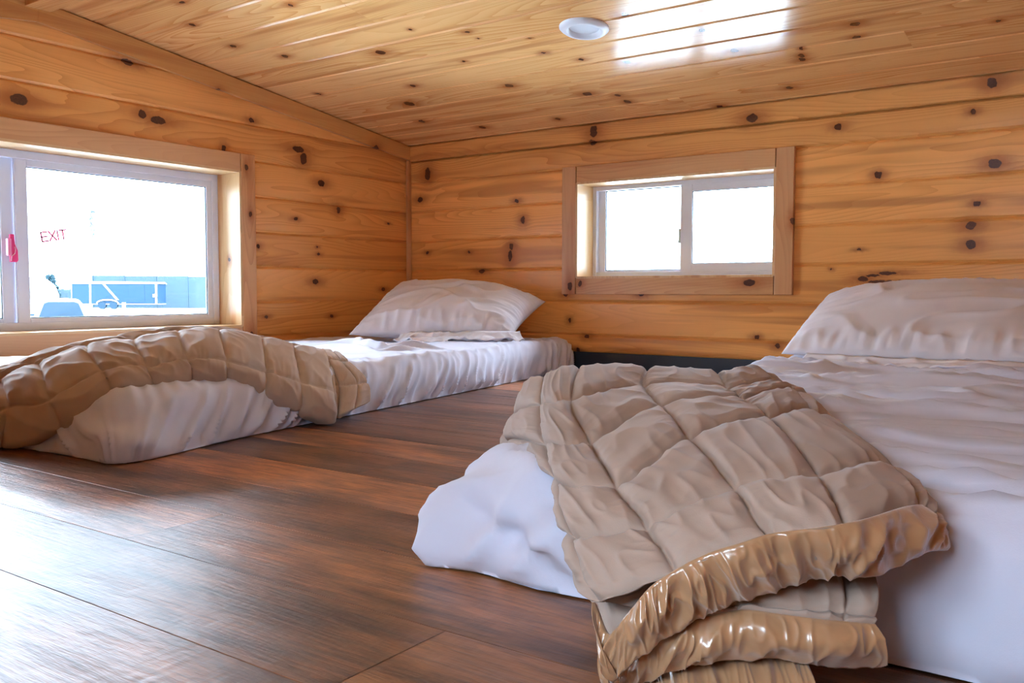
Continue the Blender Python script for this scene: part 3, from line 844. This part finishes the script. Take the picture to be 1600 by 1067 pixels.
RB=[[(1.800,-1.672,0.010),(1.874,-1.723,0.060),(1.917,-1.685,0.110),(2.032,-1.661,0.115),(2.147,-1.649,0.115),(2.179,-1.560,0.115),(2.214,-1.530,0.112)],
 [(1.860,-1.762,0.134),(1.934,-1.813,0.168),(1.977,-1.775,0.186),(2.092,-1.751,0.187),(2.207,-1.739,0.185),(2.239,-1.650,0.179),(2.274,-1.620,0.120)],
 [(1.900,-1.862,0.100),(2.081,-2.053,0.160),(2.163,-2.105,0.178),(2.176,-1.930,0.182),(2.287,-1.891,0.182),(2.295,-1.702,0.168),(2.330,-1.672,0.120)],
 [(1.970,-1.978,0.083),(2.208,-2.238,0.145),(2.283,-2.263,0.158),(2.293,-2.113,0.182),(2.348,-1.995,0.182),(2.329,-1.732,0.163),(2.364,-1.702,0.120)],
 [(2.214,-2.204,0.100),(2.307,-2.367,0.135),(2.389,-2.398,0.148),(2.398,-2.265,0.174),(2.419,-2.108,0.178),(2.415,-1.931,0.160),(2.450,-1.901,0.120)],
 [(2.331,-2.362,0.090),(2.381,-2.462,0.115),(2.444,-2.452,0.135),(2.496,-2.402,0.162),(2.544,-2.346,0.170),(2.566,-2.220,0.156),(2.576,-2.212,0.120)],
 [(2.377,-2.418,0.060),(2.430,-2.506,0.085),(2.490,-2.502,0.118),(2.546,-2.467,0.145),(2.594,-2.439,0.155),(2.618,-2.326,0.148),(2.628,-2.318,0.118)]]

H=[[(2.430,-2.506,0.085),(2.445,-2.511,0.066),(2.467,-2.515,0.092),(2.479,-2.509,0.108),(2.494,-2.501,0.120),(2.509,-2.489,0.130),(2.532,-2.481,0.140),(2.548,-2.468,0.146),(2.578,-2.454,0.152),(2.600,-2.429,0.156),(2.616,-2.345,0.152),(2.610,-2.244,0.125)],
 [(2.443,-2.512,0.035),(2.444,-2.504,0.035),(2.465,-2.507,0.060),(2.481,-2.497,0.075),(2.501,-2.478,0.090),(2.518,-2.467,0.100),(2.539,-2.454,0.108),(2.557,-2.436,0.115),(2.578,-2.424,0.120),(2.602,-2.411,0.122),(2.625,-2.357,0.128),(2.636,-2.312,0.122)]]

L2=[[(2.441,-2.494,0.050),(2.469,-2.499,0.070),(2.485,-2.474,0.085),(2.504,-2.454,0.095),(2.520,-2.425,0.100),(2.543,-2.390,0.100),(2.568,-2.352,0.100),(2.583,-2.337,0.100)],
 [(2.451,-2.499,0.030),(2.473,-2.501,0.060),(2.492,-2.489,0.072),(2.509,-2.478,0.078),(2.532,-2.458,0.083),(2.560,-2.442,0.080),(2.588,-2.423,0.078),(2.605,-2.406,0.075)],
 [(2.450,-2.485,0.000),(2.465,-2.494,0.020),(2.486,-2.490,0.035),(2.501,-2.475,0.040),(2.531,-2.453,0.045),(2.555,-2.432,0.045),(2.581,-2.413,0.040),(2.607,-2.383,0.038)]]

# left comforter
c1 = empty('comforter', (1.0, -1.85, 0)); tag(c1, 'long bunched taupe quilt draped over the foot of the left mattress', 'comforter')
LBn = np.array(LB)
P, u, v = surf(LBn, 300, 130)
P, N, d = quilt(P, u, v*.5, -.004, .010, 3.0, .0030, cu=1.0, cv=1.0)
if N[150, 50, 2] < 0: N = -N
top, bot = shell(P, N, d, .022)
grid_obj('quilted_cover', top, QUILT2, c1, under=bot)
# the loose end of the quilt folded back at the pillow side
FB=[[(1.000,-1.394,0.140),(1.100,-1.450,0.119),(1.180,-1.476,0.082),(1.210,-1.502,0.039)],
 [(0.970,-1.393,0.145),(1.100,-1.481,0.123),(1.180,-1.516,0.082),(1.220,-1.566,0.028)],
 [(0.950,-1.412,0.149),(1.090,-1.507,0.124),(1.170,-1.553,0.079),(1.220,-1.606,0.017)],
 [(0.940,-1.444,0.152),(1.050,-1.508,0.126),(1.140,-1.567,0.078),(1.190,-1.614,0.026)]]
P, u, v = surf(FB, 90, 90)
P, N, d = quilt(P, u*.8+.3, v*.8+.4, -.004, .006, 13.0, .0012)
if N[45, 40, 2] < 0: N = -N
top, bot = shell(P, N, d, .014)
grid_obj('folded_end', top, QUILT2, c1, under=bot)

# right comforter
c2 = empty('comforter', (2.4, -2.3, 0)); tag(c2, 'thick taupe quilt with gold satin hem heaped over the foot of the right mattress', 'comforter')
G = [[(q[0]+dx_, q[1]+dy_, z_)]+list(r) for r, q, dx_, dy_, z_ in zip(RB, [r[0] for r in RB], (.0, .0, .015, .03, .03, .02, .02), (0,)*7, (.006, .01, .01, .01, .02, .03, .02))]
P, u, v = surf(G, 340, 380)
end = sstep(0, .8, (6.0-np.asarray(v)))[None, :]
P, N, d = quilt(P, u, v, .005*end, .0095, 23.0, .0021)
if N[150, 200, 2] < 0: N = -N
top, bot = shell(P, N, d, .006+.024*end)
grid_obj('quilted_cover', top, QUILT, c2, under=bot)
def satin_band(rows, n, m, amp, fr, seed, thick=.006, bulge=.010):
    P, u, v = surf(rows, m, n)
    N = grid_normals(P)
    fwd = np.array([.577, -.815, .25]); 
    sgn = np.sign((N*fwd).sum(2).mean()) or 1
    N = N*sgn
    k = np.linspace(0, 1, m)[:, None]; s = np.linspace(0, 1, n)[None, :]
    rip = ridge(noise3(s*fr+.15*k*3, k*.9, seed), 1.3)*amp + ridge(noise3(s*fr*2.3+.3*k, k*2, seed+2), 2)*amp*.35
    env = np.sin(np.pi*np.clip(k, .03, 1)*.92)**.6
    d = rip*env + bulge*np.sin(np.pi*k)**.7
    top = P + N*d[..., None]; bot = P - N*thick*(np.sin(np.pi*np.clip(k, 0, 1))[..., None]**.5+.15)
    for Q in (top, bot): Q[..., 2] = np.maximum(Q[..., 2], .003)
    return top, bot
H[1] = [(x, y_, max(.004, z-.009)) for x, y_, z in H[1]]
mid = [tuple((np.array(a)*.5+np.array(b)*.5+np.array([.001, -.002, .001])).tolist()) for a, b in zip(H[0], H[1])]
top, bot = satin_band([H[0], mid, H[1]], 420, 26, .0085, 15, 2.0, bulge=.002)
grid_obj('satin_hem', top, SATIN, c2, under=bot)
# second layer folded beneath, with its own hem
def densify(r, k): return crom(np.array(r, float)[:, None, :], k)[0][:, 0, :]
A0, A1, A2 = [densify(r, 10)+np.array(o_)*np.linspace(1.1, .15, 10)[:, None] for r, o_ in zip(L2, ((-.024, .034, .0), (-.010, .014, 0), (-.010, .014, 0)))]
A1[:4, :2] += np.array([-.006, .010])*np.linspace(1, 0, 4)[:, None]; A2[:, 2] = np.maximum(A2[:, 2], .004)
P, u, v = surf([A0+np.array([-.03, .04, .0]), A0, (A0+A1)/2+np.array([.006, -.008, 0]), A1], 60, 220)
P, N, d = quilt(P, u/3+.1, v*.35+.3, 0, .006, 33.0, .002)
N = N*(np.sign((N*np.array([.577, -.815, .3])).sum(2).mean()) or 1)
top, bot = shell(P, N, d, .012)
grid_obj('folded_layer', top, QUILT, c2, under=bot)
top, bot = satin_band([A1, (A1+A2)/2+np.array([.006, -.009, .002]), A2], 260, 22, .006, 8, 7.0, bulge=.001)
grid_obj('satin_hem', top, SATIN, c2, under=bot)
# lowest layer lying on the floor
A3 = A2+np.array([-.02, .03, -.005]); A3[:, 2] = np.maximum(A3[:, 2], .01)
A4 = A2+np.array([.004, -.006, 0]); A4[:, 2] = np.linspace(.004, .028, len(A4))
A5 = A2+np.array([.012, -.020, 0]); A5[:, 2] = .004
top, bot = satin_band([A3[2:8], A4[2:8], A5[2:8]], 200, 20, .005, 9, 17.0)
grid_obj('satin_hem', top, SATIN, c2, under=bot)

# ------------------------------------------------------------------ outside the large window
GZ = -1.6
mb = MB(); mb.box(-300, 60, -120, 240, GZ-.5, GZ)
o = mb.build('ground', plain('dusty_ground', (.40, .42, .43), .9, .08, var=.12)); tag(o, kind='structure')
o['kind'] = 'structure'
def frame_at(p, q):
    """map: a along the line p->q, c up from the ground, d towards the viewer"""
    p = Vector((p[0], p[1], 0)); q = Vector((q[0], q[1], 0)); t = (q-p).normalized()
    n = Vector((t.y, -t.x, 0))
    if n.dot(Vector((CAM.x, CAM.y, 0))-p) < 0: n = -n
    return (lambda a, c, d: tuple(p+t*a+n*d+Vector((0, 0, GZ+c)))), (q-p).length
BLUE = plain('dark_blue_panel', (.006, .018, .034), .4, .08)
WHITE = plain('white_paint', (.30, .33, .35), .4, .08)
TYRE = plain('tyre_rubber', (.008, .018, .028), .8, .08)
RIM = plain('pale_rim', (.06, .07, .075), .4, .08)
# enclosed cargo trailer
mp, L = frame_at((-87.05, 45.37), (-80.26, 50.88))
t = empty('cargo_trailer', mp(0, 0, 0)); tag(t, 'dark blue enclosed cargo trailer with white roof parked beyond the window', 'trailer')
MB(mp).box(0, L, .55, 2.62, -2.4, 0).build('body', BLUE, t, bevel=.04)
mb = MB(mp); mb.poly([(-.05, 2.60), (L+.15, 2.60), (L-.1, 2.82), (.0, 2.86)], -2.45, .05); mb.build('roof', WHITE, t, bevel=.03)
mb = MB(mp); mb.box(0, L, .50, .55, -2.3, .03); mb.box(L-.32, L-.12, .5, 2.6, .0, .05); mb.box(0, .07, .55, 2.6, 0, .04)
mb.poly([(3.1, 2.62), (3.35, 2.62), (4.75, .95), (4.5, .95)], .0, .03); mb.build('trim', WHITE, t)
for x in (6.3-.0, 5.05+.0):
    pass
for i, a in enumerate((3.05, 4.20)):
    wv = MB(mp); wv.poly([(a+.40*math.cos(k*math.pi/12), .40+.40*math.sin(k*math.pi/12)) for k in range(24)], -.25, .08)
    wh = wv.build('wheel', TYRE, t)
    wv = MB(mp); wv.poly([(a+.24*math.cos(k*math.pi/12), .40+.24*math.sin(k*math.pi/12)) for k in range(24)], .07, .11)
    wv.build('rim', RIM, wh)
mb = MB(mp); arc = [(3.63+1.1*math.cos(k*math.pi/14), .55+.42*math.sin(k*math.pi/14)) for k in range(15)]
mb.tube([(a, c, .10) for a, c in arc], .07); mb.build('fender', WHITE, t)
dr = MB(mp).box(5.75, 7.35, .68, 2.50, 0, .03).build('side_door', BLUE, t, bevel=.01)
mb = MB(mp)
for xa in (5.68, 7.34):
    mb = MB(mp); mb.box(xa, xa+.08, .6, 2.55, 0, .05)
    for z in (.9, 1.5, 2.1): mb.box(xa-.13, xa+.18, z, z+.09, .0, .07)
    mb.build('hinge_bar', WHITE, dr)
pass
MB(mp).box(L-.5, L-.1, 1.25, 1.55, .02, .25).build('lamp', WHITE, t)
# long metal-sheet fence behind it
mp, L = frame_at((-92, 50.5), (-74, 62.0))
t = empty('metal_fence', mp(0, 0, 0)); tag(t, 'tall grey-blue panel fence behind the cargo trailer', 'fence')
FB_ = plain('fence_panel', (.018, .031, .040), .6, .08, var=.12)
for i in range(6):
    MB(mp).box(i*L/6+.04, (i+1)*L/6-.04, 0, 3.55-.03*i, -.1, 0).build('panel', FB_, t)
for i in range(7):
    MB(mp).box(i*L/6-.06, i*L/6+.06, 0, 3.6-.03*i, -.12, .06).build('post', FB_, t)
mp, L = frame_at((-95, 45.0), (-91, 48.6))
t = empty('plank_fence', mp(0, 0, 0)); tag(t, 'weathered plank fence left of the cargo trailer', 'fence')
pk = plain('weathered_planks', (.022, .036, .045), .8, .08, var=.2)
mb = MB(mp); k = 0
while k*.3 < L: mb.box(k*.3+.01, k*.3+.29, .1, 2.0+.06*math.sin(k*1.9), -.05, 0); k += 1
mb.build('boards', pk, t); MB(mp).box(0, L, .5, .62, -.12, -.05).build('rail', pk, t); MB(mp).box(0, L, 1.5, 1.62, -.12, -.05).build('rail', pk, t)
# pickup with a tinted rear window, closer
tb = empty('pickup_truck', (-22.8, 10.1, GZ)); tag(tb, 'white pickup truck cab with dark tinted window seen low through the glass', 'truck')
mp, L = frame_at((-22.3, 9.10), (-21.3, 10.95))
L = 1.9
mb = MB(mp)
secs = [(.02, 0), (.12, .9), (.2, 1.05), (.34, 1.50), (.48, 1.655), (.95, 1.69), (1.36, 1.655), (1.50, 1.5), (1.64, 1.05), (1.74, .9), (1.84, 0)]
mb.poly(secs, -2.2, 0); mb.build('cab', WHITE, tb, bevel=.05)
mb = MB(mp); mb.poly([(.36, 1.18), (.50, 1.56), (.60, 1.60), (1.25, 1.60), (1.36, 1.56), (1.50, 1.18)], .0, .03)
mb.build('tinted_window', plain('tinted_glass', (.006, .015, .024), .5, .12), tb, bevel=.02)
mb = MB(mp); mb.box(-.02, 1.9, .45, 1.16, -2.3, 1.7); mb.build('bed', WHITE, tb, bevel=.08)
for s_ in (-.05, 1.75):
    mb = MB(mp); mb.poly([(.9-.38+.38*math.cos(k*math.pi/10), .38+.38*math.sin(k*math.pi/10)) for k in range(20)], 0, .2)
    v = [(Vector(mp(s_+q*.2, 0, 0))) for q in (0, 1)]
    mm = MB(); base = Vector(mp(s_, 0, 0)); tt = (Vector(mp(1, 0, 0))-Vector(mp(0, 0, 0))); nn = Vector(mp(0, 0, 1))-Vector(mp(0, 0, 0))
    for off in (-1.6, 1.1):
        r2 = MB(lambda a, c, d, off=off, base=base, tt=tt, nn=nn: tuple(base+tt*d+nn*(off+a)+Vector((0, 0, c))))
        r2.poly([(.38*math.cos(k*math.pi/10), .38+.38*math.sin(k*math.pi/10)) for k in range(20)], 0, .2)
        r2.build('wheel', TYRE, tb)
# white rounded camper at the left edge of the view
mp, L = frame_at((-52.5, 20.0), (-49.2, 24.7))
t = empty('camper_trailer', mp(0, 0, 0)); tag(t, 'pale rounded camper trailer at the left edge of the view outside', 'trailer')
mb = MB(mp); L2_ = 5.3
mb.poly([(0, .5), (0, 2.55), (.2, 2.7), (L2_-1.6, 2.72), (L2_-.9, 2.6), (L2_-.45, 2.2), (L2_-.25, 1.6), (L2_-.25, .5)], -2.2, 0)
mb.build('body', WHITE, t, bevel=.05)
mb = MB(mp); mb.box(L2_-1.9, L2_-1.2, 1.4, 2.1, 0, .03); mb.build('window', RIM, t)
mb = MB(mp); mb.box(0, L2_-.3, .42, .55, -2.1, .04); mb.build('skirt', TYRE, t)
for a in (1.2, 2.1):
    mb = MB(mp); mb.poly([(a+.36*math.cos(k*math.pi/10), .36+.36*math.sin(k*math.pi/10)) for k in range(20)], -.2, .05); mb.build('wheel', TYRE, t)
# tree beside the plank fence
rt = np.random.RandomState(5)
t = empty('tree', (-91.4, 45.5, GZ)); tag(t, 'small bluish evergreen tree above the plank fence', 'tree')
mb = MB(); mb.tube([(-91.4, 45.5, GZ), (-91.4, 45.5, GZ+3.0)], [.12, .05]); mb.build('trunk', plain('bark', (.12, .10, .09), .9), t)
V, F = [], []
for i in range(420):
    z = rt.rand()**.8; r = (1.15-.8*z)*rt.rand()**.4; an = rt.rand()*6.28
    c = Vector((-91.4+r*math.cos(an), 45.5+r*math.sin(an), GZ+.5+z*3.0)); n_ = len(V)
    ax = [Vector(rt.normal(size=3)).normalized()*.22 for _ in range(3)]
    for q in (ax[0], ax[1], ax[2], -(ax[0]+ax[1]+ax[2])*.5): V.append(tuple(c+q))
    F += [(n_, n_+1, n_+2), (n_, n_+1, n_+3), (n_+1, n_+2, n_+3), (n_, n_+2, n_+3)]
obj('foliage', V, F, plain('evergreen', (.010, .024, .030), .8, .08), t)
# flagpole with a limp flag
t = empty('flagpole', (-40, 20.95, GZ)); tag(t, 'thin white flagpole with a limp flag beyond the window', 'flagpole')
mb = MB(); mb.tube([(-40, 20.95, GZ), (-40, 20.95, 4.55)], [.05, .03]); mb.build('pole', WHITE, t)
k = np.linspace(0, 1, 24)[:, None]; s = np.linspace(0, 1, 12)[None, :]
X = -40 + .05+ .10*np.sin(s*9+k*4)*s; Y = 20.95+.03+ s*.30*(.5+.5*np.sin(k*5+1)**2) + .04*np.sin(k*22); Zz = 4.45 - k*1.25 - s*.25
Pf = np.dstack([X+0*Y, Y, Zz])
mf = NT('flag_cloth'); cz = m_ = mf.sep(mf.obco())
st_ = mf.math('GREATER_THAN', mf.math('FRACT', mf.math('MULTIPLY', cz[2], 5.5)), .5)
mf.L.new(mf.mix(st_, rgb(.02, .03, .035), rgb(.05, .06, .065)), mf.bsdf.inputs['Base Color'])
grid_obj('flag', Pf, mf.mat, t, under=Pf+np.array([.02, 0, 0]))
# bollard by the trailer
t = MB(); t.tube([(-72, 42.05, GZ), (-72, 42.05, GZ+.85)], .16, 14); o = t.build('bollard', WHITE, None, smooth=True)
tag(o, 'short white post standing on the lot before the trailer wheels', 'bollard')
# distant low hills
V, F = [], []; hx = np.linspace(0, 1, 60)
for i, q in enumerate(hx):
    x = -230+q*150; yy = 60+q*170; h = 4+2.2*float(noise3(q*4, .5, .5))+1.0*float(noise3(q*14, .5, 2.5))
    V += [(x, yy, GZ), (x-6, yy+4, GZ+h), (x-26, yy+18, GZ)]
for i in range(59): F += [(3*i, 3*i+3, 3*i+4, 3*i+1), (3*i+1, 3*i+4, 3*i+5, 3*i+2)]
o = obj('hills', V, F, plain('hazy_hills', (.022, .038, .052), .9, .08)); tag(o, kind='structure')
